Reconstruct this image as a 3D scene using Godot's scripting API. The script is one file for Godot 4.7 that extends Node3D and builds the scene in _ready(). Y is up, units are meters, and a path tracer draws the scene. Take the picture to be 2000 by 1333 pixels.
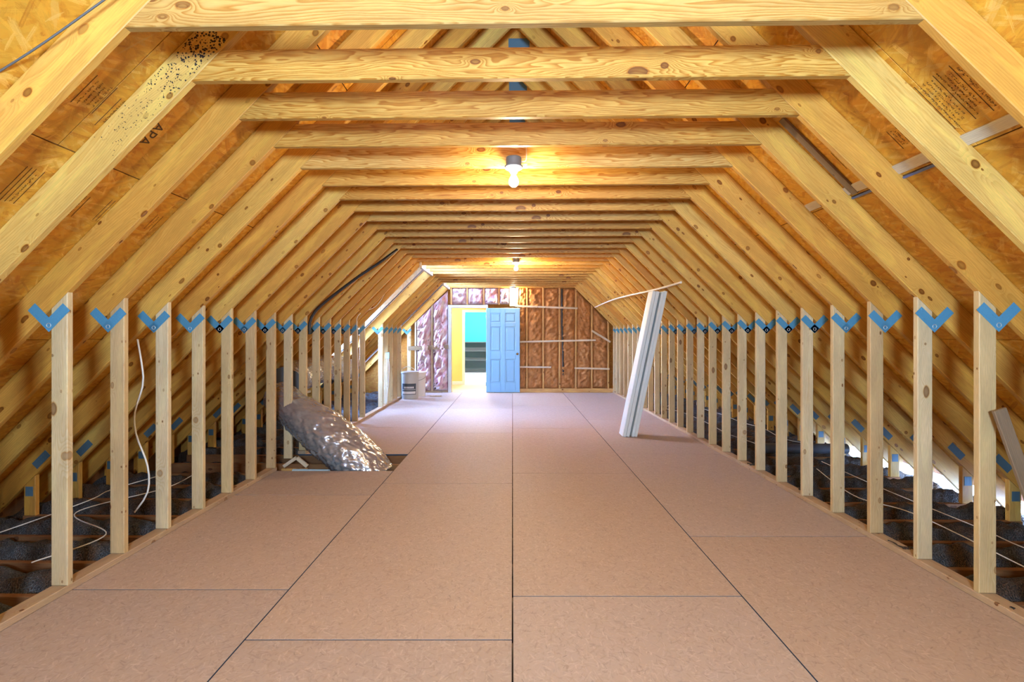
extends Node3D
# An attic of trusses. Metres, y up, the attic runs away from the camera along -z ("depth" d = -z).

const FOCAL := 1000.0          # focal length in pixels of the 2000 x 1333 frame
const EYE := 1.385             # height of the lens above the deck
const SPACING := 0.4064        # trusses stand 16 inches apart
const FIRST := 2.71            # depth of the first truss whose studs are in view
const THICK := 0.038           # lumber thickness
const KNEE := 1.619            # height at which the stud's inner edge meets the rafter
const BEAM := 2.545            # underside of the ceiling beams
const RIGHT := 2.435           # x of the right stud line
const RIDGE := 0.06
const RAFTER := 0.212          # rafter depth measured level (0.15 across)
const BACK := 12.45            # depth of the end wall

var M := {}
var taken := {}
var rng := RandomNumberGenerator.new()
var noise := FastNoiseLite.new()

func left_line(d: float) -> float: return 2.37 + 0.008 * d      # x of the left stud line, as a positive number

# ------------------------------------------------------------------ helpers
func numbered(called: String) -> String:
	if not taken.has(called):
		taken[called] = 0
		return called
	taken[called] += 1
	return "%s_%03d" % [called, taken[called]]

func thing(called: String, label: String, category: String, at := Vector3.ZERO, group := "") -> Node3D:
	var o := Node3D.new()
	o.name = numbered(called)
	add_child(o)
	o.position = at
	tag(o, label, category, group)
	return o

func tag(o: Node, label: String, category: String, group := "") -> void:
	o.set_meta("label", label)
	o.set_meta("category", category)
	if group != "": o.set_meta("group", group)

func place(called: String, at := Vector3.ZERO) -> Node3D:       # a piece of the setting
	var o := Node3D.new()
	o.name = numbered(called)
	add_child(o)
	o.position = at
	o.set_meta("kind", "structure")
	return o

func tool() -> SurfaceTool:
	var st := SurfaceTool.new()
	st.begin(Mesh.PRIMITIVE_TRIANGLES)
	return st

func put(called: String, mesh, mat: Material, parent: Node) -> MeshInstance3D:
	var o := MeshInstance3D.new()
	o.mesh = mesh.commit() if mesh is SurfaceTool else mesh
	o.material_override = mat
	o.name = numbered(called) if parent == self else called
	parent.add_child(o, true)
	return o

func tri(st: SurfaceTool, a: Vector3, b: Vector3, c: Vector3, n: Vector3, ua: Vector2, ub: Vector2, uc: Vector2) -> void:
	var flip := (b - a).cross(c - a).dot(n) > 0.0
	st.set_normal(n); st.set_uv(ua); st.add_vertex(a)
	if flip:
		st.set_normal(n); st.set_uv(uc); st.add_vertex(c)
		st.set_normal(n); st.set_uv(ub); st.add_vertex(b)
	else:
		st.set_normal(n); st.set_uv(ub); st.add_vertex(b)
		st.set_normal(n); st.set_uv(uc); st.add_vertex(c)

# a convex outline in the plane (ax, ay) from o, pushed along az by th, its edges chamfered by ch
func prism(st: SurfaceTool, outline: Array, o: Vector3, ax: Vector3, ay: Vector3, az: Vector3, th: float, ch := 0.003, grain := Vector2(1, 0), uo := 0.0, vo := 0.0, su := 3.05, sv := 0.16) -> void:
	var p := outline.duplicate()
	var n := p.size()
	var area := 0.0
	for i in n:
		var q: Vector2 = p[i]
		area += q.cross(p[(i + 1) % n])
	if area < 0.0: p.reverse()
	var norms := []
	for i in n:
		var e: Vector2 = (p[(i + 1) % n] - p[i]).normalized()
		norms.append(Vector2(e.y, -e.x))
	var ins := []
	for i in n:
		var n0: Vector2 = norms[(i + n - 1) % n]
		var n1: Vector2 = norms[i]
		var k := 1.0 + n0.dot(n1)
		ins.append(p[i] - (n0 + n1) * (ch / maxf(k, 0.3)))
	var g := grain.normalized()
	var gp := Vector2(-g.y, g.x)
	var levels := [[ins, 0.0], [p, ch], [p, th - ch], [ins, th]]
	for l in 3:
		var lo: Array = levels[l][0]
		var hi: Array = levels[l + 1][0]
		var z0: float = levels[l][1]
		var z1: float = levels[l + 1][1]
		for i in n:
			var j := (i + 1) % n
			var nn: Vector2 = norms[i]
			var nz := -1.0 if l == 0 else (1.0 if l == 2 else 0.0)
			var nrm := (ax * nn.x + ay * nn.y + az * nz).normalized()
			var a2: Vector2 = lo[i]
			var b2: Vector2 = lo[j]
			var c2: Vector2 = hi[j]
			var d2: Vector2 = hi[i]
			var A := o + ax * a2.x + ay * a2.y + az * z0
			var B := o + ax * b2.x + ay * b2.y + az * z0
			var C := o + ax * c2.x + ay * c2.y + az * z1
			var D := o + ax * d2.x + ay * d2.y + az * z1
			var uA := Vector2(a2.dot(g) / su + uo, (a2.dot(gp) + z0) / sv + vo)
			var uB := Vector2(b2.dot(g) / su + uo, (b2.dot(gp) + z0) / sv + vo)
			var uC := Vector2(c2.dot(g) / su + uo, (c2.dot(gp) + z1) / sv + vo)
			var uD := Vector2(d2.dot(g) / su + uo, (d2.dot(gp) + z1) / sv + vo)
			tri(st, A, B, C, nrm, uA, uB, uC)
			tri(st, A, C, D, nrm, uA, uC, uD)
	for side in 2:
		var z := 0.0 if side == 0 else th
		var nrm := az * (-1.0 if side == 0 else 1.0)
		for i in range(1, n - 1):
			var a2: Vector2 = ins[0]
			var b2: Vector2 = ins[i]
			var c2: Vector2 = ins[i + 1]
			tri(st, o + ax * a2.x + ay * a2.y + az * z, o + ax * b2.x + ay * b2.y + az * z, o + ax * c2.x + ay * c2.y + az * z, nrm,
				Vector2(a2.dot(g) / su + uo, a2.dot(gp) / sv + vo), Vector2(b2.dot(g) / su + uo, b2.dot(gp) / sv + vo), Vector2(c2.dot(g) / su + uo, c2.dot(gp) / sv + vo))

func rect(x0: float, y0: float, x1: float, y1: float) -> Array:
	return [Vector2(x0, y0), Vector2(x1, y0), Vector2(x1, y1), Vector2(x0, y1)]

# a box from corner to corner, grain along its longest side
func box(st: SurfaceTool, a: Vector3, b: Vector3, ch := 0.003, su := 3.05, sv := 0.16) -> void:
	var lo := Vector3(minf(a.x, b.x), minf(a.y, b.y), minf(a.z, b.z))
	var s := (b - a).abs()
	var axes := [Vector3.RIGHT, Vector3.UP, Vector3.BACK]
	var order := [0, 1, 2]
	order.sort_custom(func(i, j): return s[i] > s[j])
	var c: float = minf(ch, s[order[2]] * 0.3)
	prism(st, rect(0, 0, s[order[0]], s[order[1]]), lo, axes[order[0]], axes[order[1]], axes[order[2]], s[order[2]], c, Vector2(1, 0), rng.randf(), rng.randf(), su, sv)

func boxed(called: String, a: Vector3, b: Vector3, mat: Material, parent: Node, ch := 0.003) -> MeshInstance3D:
	var st := tool()
	box(st, a, b, ch)
	return put(called, st, mat, parent)

# a board from a to b; w is its width along wdir, t its thickness
func board(st: SurfaceTool, a: Vector3, b: Vector3, wdir: Vector3, w: float, t: float, ch := 0.003) -> void:
	var x := (b - a).normalized()
	var z := x.cross(wdir).normalized()
	var y := z.cross(x).normalized()
	prism(st, rect(0, -w / 2, a.distance_to(b), w / 2), a - z * t / 2, x, y, z, t, ch, Vector2(1, 0), rng.randf(), rng.randf())

func smooth_path(pts: Array, step := 0.06) -> Array:
	var out := []
	for i in pts.size() - 1:
		var p0: Vector3 = pts[maxi(i - 1, 0)]
		var p1: Vector3 = pts[i]
		var p2: Vector3 = pts[i + 1]
		var p3: Vector3 = pts[mini(i + 2, pts.size() - 1)]
		var n := maxi(2, int(p1.distance_to(p2) / step))
		for k in n: out.append(p1.cubic_interpolate(p2, p0, p3, float(k) / n))
	out.append(pts[pts.size() - 1])
	return out

func tube(st: SurfaceTool, pts: Array, r: float, sides := 7, step := 0.06) -> void:
	var path := smooth_path(pts, step)
	var rings := []
	var up := Vector3.UP
	for i in path.size():
		var t: Vector3 = (path[mini(i + 1, path.size() - 1)] - path[maxi(i - 1, 0)]).normalized()
		if absf(t.dot(up)) > 0.95: up = Vector3.RIGHT
		var s := t.cross(up).normalized()
		up = s.cross(t).normalized()
		var ring := []
		for k in sides:
			var a := TAU * k / sides
			ring.append([path[i], s * cos(a) + up * sin(a)])
		rings.append(ring)
	for i in rings.size() - 1:
		for k in sides:
			var q := [rings[i][k], rings[i][(k + 1) % sides], rings[i + 1][(k + 1) % sides], rings[i + 1][k]]
			for f in [[0, 1, 2], [0, 2, 3]]:
				var v := []
				for m in f: v.append(q[m])
				var nn: Vector3 = v[0][1] + v[1][1] + v[2][1]
				var A: Vector3 = v[0][0] + v[0][1] * r
				var B: Vector3 = v[1][0] + v[1][1] * r
				var C: Vector3 = v[2][0] + v[2][1] * r
				var flip := (B - A).cross(C - A).dot(nn) > 0.0
				var order := [0, 2, 1] if flip else [0, 1, 2]
				for m in order:
					st.set_normal(v[m][1]); st.set_uv(Vector2(0, 0)); st.add_vertex(v[m][0] + v[m][1] * r)
	for e in [0, rings.size() - 1]:
		for k in range(1, sides - 1):
			var c: Array = rings[e]
			var nn: Vector3 = (path[0] - path[1]).normalized() if e == 0 else (path[-1] - path[-2]).normalized()
			tri(st, c[0][0] + c[0][1] * r, c[k][0] + c[k][1] * r, c[k + 1][0] + c[k + 1][1] * r, nn, Vector2(), Vector2(), Vector2())

# a profile of (radius, height) turned about the y axis
func lathe(st: SurfaceTool, prof: Array, o := Vector3.ZERO, sides := 32) -> void:
	for i in prof.size() - 1:
		var a: Vector2 = prof[i]
		var b: Vector2 = prof[i + 1]
		var e := b - a
		var nr := Vector2(e.y, -e.x).normalized()
		for k in sides:
			var t0 := TAU * k / sides
			var t1 := TAU * (k + 1) / sides
			var c0 := Vector3(cos(t0), 0, sin(t0))
			var c1 := Vector3(cos(t1), 0, sin(t1))
			var n0 := (c0 * nr.x + Vector3.UP * nr.y)
			var n1 := (c1 * nr.x + Vector3.UP * nr.y)
			var v := [[o + c0 * a.x + Vector3.UP * a.y, n0], [o + c1 * a.x + Vector3.UP * a.y, n1], [o + c1 * b.x + Vector3.UP * b.y, n1], [o + c0 * b.x + Vector3.UP * b.y, n0]]
			for f in [[0, 1, 2], [0, 2, 3]]:
				var A: Vector3 = v[f[0]][0]
				var B: Vector3 = v[f[1]][0]
				var C: Vector3 = v[f[2]][0]
				var flip: bool = (B - A).cross(C - A).dot(n0 + n1) > 0.0
				for m in ([0, 2, 1] if flip else [0, 1, 2]):
					st.set_normal(v[f[m]][1]); st.set_uv(Vector2(float(k) / sides, 0)); st.add_vertex(v[f[m]][0])

# a grid of points with smooth normals; f(u, v) gives the point, c(u, v) its colour
func sheet(st: SurfaceTool, nu: int, nv: int, f: Callable, out: Vector3, c = null, su := 1.0, sv := 1.0, closed := false) -> void:
	var pts := []
	for i in nu + 1:
		var row := PackedVector3Array()
		for j in nv + 1: row.append(f.call(float(i) / nu, float(j) / nv))
		pts.append(row)
	var nrm := []
	for i in nu + 1:
		var row := PackedVector3Array()
		for j in nv + 1:
			var du: Vector3 = pts[mini(i + 1, nu)][j] - pts[maxi(i - 1, 0)][j]
			var jm := j - 1 if j > 0 else (nv - 1 if closed else 0)
			var jp := j + 1 if j < nv else (1 if closed else nv)
			var dv: Vector3 = pts[i][jp] - pts[i][jm]
			row.append(du.cross(dv).normalized())
		nrm.append(row)
	var sgn := 1.0
	if out != Vector3.ZERO and nrm[nu / 2][nv / 2].dot(out) < 0.0: sgn = -1.0
	for i in nu:
		for j in nv:
			var q := [[i, j], [i + 1, j], [i + 1, j + 1], [i, j + 1]]
			for t in [[0, 1, 2], [0, 2, 3]]:
				var A: Vector3 = pts[q[t[0]][0]][q[t[0]][1]]
				var B: Vector3 = pts[q[t[1]][0]][q[t[1]][1]]
				var C: Vector3 = pts[q[t[2]][0]][q[t[2]][1]]
				var flip: bool = (B - A).cross(C - A).dot(nrm[i][j] * sgn) > 0.0
				for m in ([0, 2, 1] if flip else [0, 1, 2]):
					var ij: Array = q[t[m]]
					if c != null: st.set_color(c.call(float(ij[0]) / nu, float(ij[1]) / nv))
					st.set_normal(nrm[ij[0]][ij[1]] * sgn)
					st.set_uv(Vector2(su * ij[0] / nu, sv * ij[1] / nv))
					st.add_vertex(pts[ij[0]][ij[1]])

# ------------------------------------------------------------------ textures and materials
# lengthwise pine grain with rings, cathedrals and knots; the texture is 3.05 m by 0.16 m
func pine(seed: int, knots: int, wild: float, knot_size: float, contrast: float, ring_width := 0.0075, pale := 0.0, w := 2048, h := 128) -> ImageTexture:
	var r := RandomNumberGenerator.new()
	r.seed = seed
	var n := FastNoiseLite.new()
	n.seed = seed
	n.frequency = 1.0
	n.fractal_octaves = 2
	var ks := []
	for i in knots:
		ks.append([r.randf() * 3.05, r.randf_range(0.01, 0.15), (0.3 + 1.1 * pow(r.randf(), 2.0)) * knot_size, r.randf_range(0.35, 0.95), r.randf_range(1.2, 5.0)])
	var lap := 160                      # columns past the end, faded into the start so that the grain runs on
	var wide := w + lap
	var data := PackedByteArray()
	data.resize(w * h * 3)
	var cx := PackedFloat32Array()
	var dx := PackedFloat32Array()
	cx.resize(wide); dx.resize(wide)
	for i in wide:
		var x := 3.05 * i / w
		cx[i] = 0.08 + 0.05 * n.get_noise_2d(x * 0.7, 3.1)
		dx[i] = 0.012 + wild * 0.09 * (0.5 + 0.5 * n.get_noise_2d(x * 0.55, 40.0))
	for j in h:
		var y := 0.16 * j / h
		for i in wide:
			var x := 3.05 * i / w
			var ry := y - cx[i]
			var rr := sqrt(ry * ry + dx[i] * dx[i])
			var fine := n.get_noise_2d(x * 3.0, y * 26.0)
			var ph := rr / ring_width + fine * 1.1 * wild
			var dark := 0.0
			var ring := 0.0
			for k in ks:
				var kx: float = x - k[0]
				if absf(kx) > 0.25: continue
				var ky: float = y - k[1]
				var s: float = k[2]
				var e := (kx * kx) / (s * s * 26.0) + ky * ky / (s * s * 4.5)
				if e < 6.0: ph += 4.5 * exp(-e * 1.3)
				var q: float = (kx * kx) / (s * s * k[4]) + ky * ky / (s * s)
				q += 0.25 * fine
				if q < 1.0:
					dark = maxf(dark, k[3] * (1.0 - 0.35 * (1.0 - q)))
				elif q < 1.7:
					ring = maxf(ring, (1.7 - q) / 0.7)
			var t := ph - floorf(ph)
			t = t * t * (1.0 if t < 0.9 else (1.0 - t) * 10.0)
			var late := clampf(t * contrast, 0.0, 1.0)
			var mott := 1.0 + 0.07 * n.get_noise_2d(x * 1.6 + 20.0, y * 7.0) + 0.05 * n.get_noise_2d(x * 14.0, y * 160.0)
			var cr := lerpf(1.0, 0.82, late)
			var cg := lerpf(1.0, 0.68, late)
			var cb := lerpf(1.0, 0.44, late)
			if pale > 0.0:                      # planed patches without the yellow surface film
				var pp := pale * smoothstep(0.12, 0.42, n.get_noise_2d(x * 1.9 + 70.0, y * 9.0) + 0.25 * fine)
				cb = lerpf(cb, minf(cb * 1.55, 1.0), pp); cg = lerpf(cg, minf(cg * 1.16, 1.06), pp); cr = lerpf(cr, cr * 1.06, pp)
			cr = lerpf(cr, cr * 0.86, ring); cg = lerpf(cg, cg * 0.70, ring); cb = lerpf(cb, cb * 0.5, ring)
			cr = lerpf(cr, 0.42, dark); cg = lerpf(cg, 0.25, dark); cb = lerpf(cb, 0.12, dark)
			cr = clampf(cr * mott * 225.0, 0, 255); cg = clampf(cg * mott * 225.0, 0, 255); cb = clampf(cb * mott * 225.0, 0, 255)
			var o := (j * w + i) * 3
			if i >= w:
				var f := float(i - w) / lap
				o = (j * w + i - w) * 3
				cr = lerpf(cr, data[o], f); cg = lerpf(cg, data[o + 1], f); cb = lerpf(cb, data[o + 2], f)
			data[o] = int(cr)
			data[o + 1] = int(cg)
			data[o + 2] = int(cb)
	var img := Image.create_from_data(w, h, false, Image.FORMAT_RGB8, data)
	img.generate_mipmaps()
	return ImageTexture.create_from_image(img)

# wood strands pressed into a board, one on another
func strands(seed: int, palette: Array, count: int, lmin: float, lmax: float, wmin: float, wmax: float, spread: float, scuffs := 0, size := 1024) -> ImageTexture:
	var r := RandomNumberGenerator.new()
	r.seed = seed
	var data := PackedByteArray()
	data.resize(size * size * 3)
	var base: Color = palette[0]
	for i in size * size:
		data[i * 3] = int(base.r * 255); data[i * 3 + 1] = int(base.g * 255); data[i * 3 + 2] = int(base.b * 255)
	for f in count:
		var c: Color = palette[r.randi() % palette.size()]
		var b := r.randf_range(0.92, 1.08)
		var L := r.randf_range(lmin, lmax)
		var W := r.randf_range(wmin, wmax)
		var an := r.randfn(0.0, spread)
		if f >= count - scuffs:
			c = base.darkened(r.randf_range(0.18, 0.4)); L *= 0.7; W *= 0.3
		var ca := cos(an)
		var sa := sin(an)
		var x0 := r.randf() * size
		var y0 := r.randf() * size
		var taper := r.randf_range(0.3, 1.0)
		var R := int(clampf(c.r * b, 0, 1) * 255)
		var G := int(clampf(c.g * b, 0, 1) * 255)
		var B := int(clampf(c.b * b, 0, 1) * 255)
		var bb := -W
		while bb < W:
			var le := L * (1.0 - taper * absf(bb) / W * 0.5) * r.randf_range(0.6, 1.0)
			var al := r.randf_range(0.15, 0.7)
			var a := -le
			while a < le:
				var o := ((int(y0 + a * sa + bb * ca) & (size - 1)) * size + (int(x0 + a * ca - bb * sa) & (size - 1))) * 3
				data[o] += int((R - data[o]) * al); data[o + 1] += int((G - data[o + 1]) * al); data[o + 2] += int((B - data[o + 2]) * al)
				a += 0.95
			bb += 0.8
	var img := Image.create_from_data(size, size, false, Image.FORMAT_RGB8, data)
	img.generate_mipmaps()
	return ImageTexture.create_from_image(img)

func c8(r: int, g: int, b: int) -> Color: return Color(r / 255.0, g / 255.0, b / 255.0)

func mat(col: Color, rough := 0.7, metal := 0.0, tex: Texture2D = null) -> StandardMaterial3D:
	var m := StandardMaterial3D.new()
	m.albedo_color = col
	m.roughness = rough
	m.metallic = metal
	if tex: m.albedo_texture = tex
	return m

func make_materials() -> void:
	var pb := [pine(11, 9, 1.0, 0.016, 1.5), pine(23, 6, 1.0, 0.02, 1.4), pine(29, 5, 0.8, 0.018, 1.3, 0.010)]
	var pr := [pine(31, 9, 0.35, 0.014, 0.45, 0.009, 0.8), pine(47, 13, 0.4, 0.012, 0.45, 0.009, 0.8), pine(53, 11, 0.4, 0.015, 0.4, 0.011, 0.5)]
	var ps := [pine(59, 14, 0.3, 0.013, 0.34, 0.008, 0.4), pine(61, 18, 0.3, 0.011, 0.36, 0.008, 0.4)]
	M.beam = []
	M.rafter = []
	M.stud = []
	for c in [c8(230, 184, 98), c8(226, 178, 90), c8(234, 192, 112), c8(222, 172, 84)]:
		for t in pb: M.beam.append(mat(c, 0.5, 0.0, t))
	for c in [c8(234, 186, 94), c8(238, 196, 110), c8(226, 168, 78), c8(232, 178, 88)]:
		for t in pr: M.rafter.append(mat(c, 0.42, 0.0, t))
	for c in [c8(232, 210, 166), c8(238, 218, 178), c8(228, 202, 152), c8(220, 190, 142)]:
		for t in ps: M.stud.append(mat(c, 0.55, 0.0, t))
	M.first_beam = mat(c8(204, 164, 96), 0.5, 0.0, pine(71, 8, 0.6, 0.026, 1.1, 0.009, 0.35))
	M.joist = mat(c8(150, 105, 66), 0.8, 0.0, pr[0])
	M.old_plank = mat(c8(150, 128, 104), 0.8, 0.0, ps[0])
	M.pale_wood = mat(c8(236, 222, 200), 0.6, 0.0, ps[1])
	M.gold_wood = mat(c8(226, 176, 110), 0.6, 0.0, pr[1])
	var osb := strands(5, [c8(214, 156, 50), c8(204, 140, 40), c8(218, 164, 60), c8(186, 116, 30), c8(210, 150, 48), c8(214, 158, 54), c8(232, 188, 104)], 5200, 18, 62, 2, 8, 0.75)
	M.osb = []
	for c in [Color(1, 1, 1), Color(0.95, 0.93, 0.9), Color(1.0, 0.96, 0.9)]: M.osb.append(mat(c, 0.5, 0.0, osb))
	M.osb_dark = mat(Color(0.72, 0.66, 0.6), 0.8, 0.0, osb)
	var deck := strands(9, [c8(181, 164, 154), c8(165, 147, 138), c8(195, 179, 170), c8(178, 158, 142), c8(186, 170, 164)], 9000, 7, 26, 1.0, 3.5, 1.0, 160)
	M.deck = []
	for c in [Color(1, 1, 1), Color(0.97, 0.96, 0.95), Color(1.0, 0.98, 0.95)]: M.deck.append(mat(c, 0.62, 0.0, deck))
	M.felt = mat(c8(52, 58, 78), 0.9)
	M.plate = mat(c8(84, 152, 190), 0.5, 0.2)  # galvanised steel; the blue it reflects is put into the colour
	M.plate_ring = mat(c8(190, 205, 212), 0.4, 0.6)
	M.ink = mat(c8(74, 50, 28), 0.8)
	M.edge_paint = mat(c8(44, 62, 84), 0.8)
	M.mould = mat(c8(52, 42, 40), 0.9)
	M.foil = mat(c8(196, 200, 206), 0.2, 0.7)
	M.wool = mat(Color.WHITE, 0.95)
	M.wool.vertex_color_use_as_albedo = true
	var fn := FastNoiseLite.new()
	fn.seed = 12
	fn.frequency = 0.09
	fn.fractal_octaves = 4
	var fi := fn.get_seamless_image(512, 512)
	var ft := ImageTexture.create_from_image(fi)
	var spk := Image.create(512, 512, false, Image.FORMAT_RGB8)
	for y in 512:
		for x in 512:
			var v := 0.45 + 0.55 * smoothstep(0.25, 0.8, fi.get_pixel(x, y).r)
			spk.set_pixel(x, y, Color(v, v, v))
	spk.generate_mipmaps()
	M.fuzz = mat(Color.WHITE, 0.95, 0.0, ImageTexture.create_from_image(spk))
	M.fuzz.vertex_color_use_as_albedo = true
	M.fuzz.uv1_triplanar = true
	M.fuzz.uv1_world_triplanar = true
	M.fuzz.uv1_scale = Vector3(2.2, 2.2, 2.2)
	M.fuzz.heightmap_enabled = true
	M.fuzz.heightmap_texture = ft
	M.fuzz.heightmap_scale = 4.0
	M.white = mat(c8(238, 240, 240), 0.5)
	M.trim = mat(c8(214, 220, 220), 0.5)
	M.trim_board = mat(c8(222, 234, 238), 0.45)
	M.pvc = mat(c8(236, 234, 228), 0.35)
	M.door = mat(c8(132, 188, 226), 0.4)  # a white door; the blue cast of daylight is put into its colour
	M.brass = mat(c8(110, 90, 66), 0.3, 0.9)
	M.black = mat(c8(26, 26, 28), 0.5)
	M.grey_wire = mat(c8(86, 86, 88), 0.5)
	M.white_wire = mat(c8(226, 226, 222), 0.5)
	M.box_grey = mat(c8(92, 100, 106), 0.6)
	M.porcelain = mat(c8(242, 242, 240), 0.3)
	M.bucket_grey = mat(c8(188, 192, 194), 0.45)
	M.bucket_white = mat(c8(232, 232, 230), 0.45)
	M.label_dark = mat(c8(70, 80, 90), 0.6)
	M.sole = mat(c8(206, 178, 148), 0.7, 0.0, ps[0])
	M.strap = mat(c8(92, 128, 150), 0.5, 0.3)  # galvanised as well, with less of the reflected blue in the colour
	M.blue_strip = mat(c8(96, 112, 160), 0.6)
	M.blue_pipe = mat(c8(168, 206, 226), 0.4)
	M.dark_duct = mat(c8(70, 76, 84), 0.5)
	M.turquoise = mat(c8(52, 214, 226), 0.7)
	M.yellow = mat(c8(248, 214, 132), 0.7)
	M.carpet = mat(c8(222, 224, 226), 0.9)
	M.hall_floor = mat(c8(216, 190, 164), 0.6)
	M.shelf = mat(c8(86, 84, 92), 0.6)
	M.ground = mat(c8(222, 220, 212), 0.9)
	M.cloth = mat(c8(34, 38, 52), 0.9)
	var g := StandardMaterial3D.new()
	g.albedo_color = Color(0.9, 0.95, 1.0, 0.08)
	g.transparency = BaseMaterial3D.TRANSPARENCY_ALPHA
	g.roughness = 0.02
	M.glass = g
	var b := StandardMaterial3D.new()
	b.albedo_color = Color(1, 1, 1)
	b.emission_enabled = true
	b.emission = Color(1.0, 0.93, 0.82)
	b.emission_energy_multiplier = 6.0
	M.bulb = b
	var df := StandardMaterial3D.new()
	df.albedo_color = Color(1, 1, 1)
	df.emission_enabled = true
	df.emission = Color(0.92, 0.96, 1.0)
	df.emission_energy_multiplier = 2.0
	M.diffuser = df

# ------------------------------------------------------------------ the frame of the attic
func pick(list: Array) -> Material: return list[rng.randi() % list.size()]

func ordinal(n: int) -> String:
	return ["first", "second", "third", "fourth", "fifth", "sixth", "seventh", "eighth", "ninth", "tenth", "eleventh", "twelfth", "thirteenth", "fourteenth", "fifteenth", "sixteenth", "seventeenth", "eighteenth", "nineteenth", "twentieth", "twenty-first", "twenty-second", "twenty-third", "twenty-fourth", "twenty-fifth", "twenty-sixth", "twenty-seventh"][n - 1]

var v_plate: ArrayMesh
var v_ring: Mesh
var strap: ArrayMesh

func plate_meshes() -> void:
	var st := tool()
	for s in [-1, 1]:
		var a := Vector3(s * 0.7071, 0.7071, 0)
		board(st, Vector3(-s * 0.02, -0.02, 0), a * 0.135, Vector3(-s * 0.7071, 0.7071, 0), 0.055, 0.003, 0.0008)
	# rows of pressed teeth
	for s in [-1, 1]:
		for i in 6:
			for j in 2:
				var a := Vector3(s * 0.7071, 0.7071, 0)
				var b := Vector3(-s * 0.7071, 0.7071, 0)
				var c := a * (0.04 + 0.017 * i) + b * (-0.014 + 0.028 * j)
				board(st, c - a * 0.004, c + a * 0.004, b, 0.006, 0.006, 0.0005)
	v_plate = st.commit()
	var tm := TorusMesh.new()
	tm.inner_radius = 0.009
	tm.outer_radius = 0.014
	tm.rings = 16
	tm.ring_segments = 8
	v_ring = tm
	st = tool()
	board(st, Vector3(-0.075, 0, 0), Vector3(0.075, 0, 0), Vector3.UP, 0.06, 0.003, 0.0008)
	for i in 6:
		for j in 2:
			var c := Vector3(-0.06 + 0.024 * i, -0.014 + 0.028 * j, 0)
			board(st, c - Vector3(0.004, 0, 0), c + Vector3(0.004, 0, 0), Vector3.UP, 0.006, 0.006, 0.0005)
	strap = st.commit()

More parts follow.
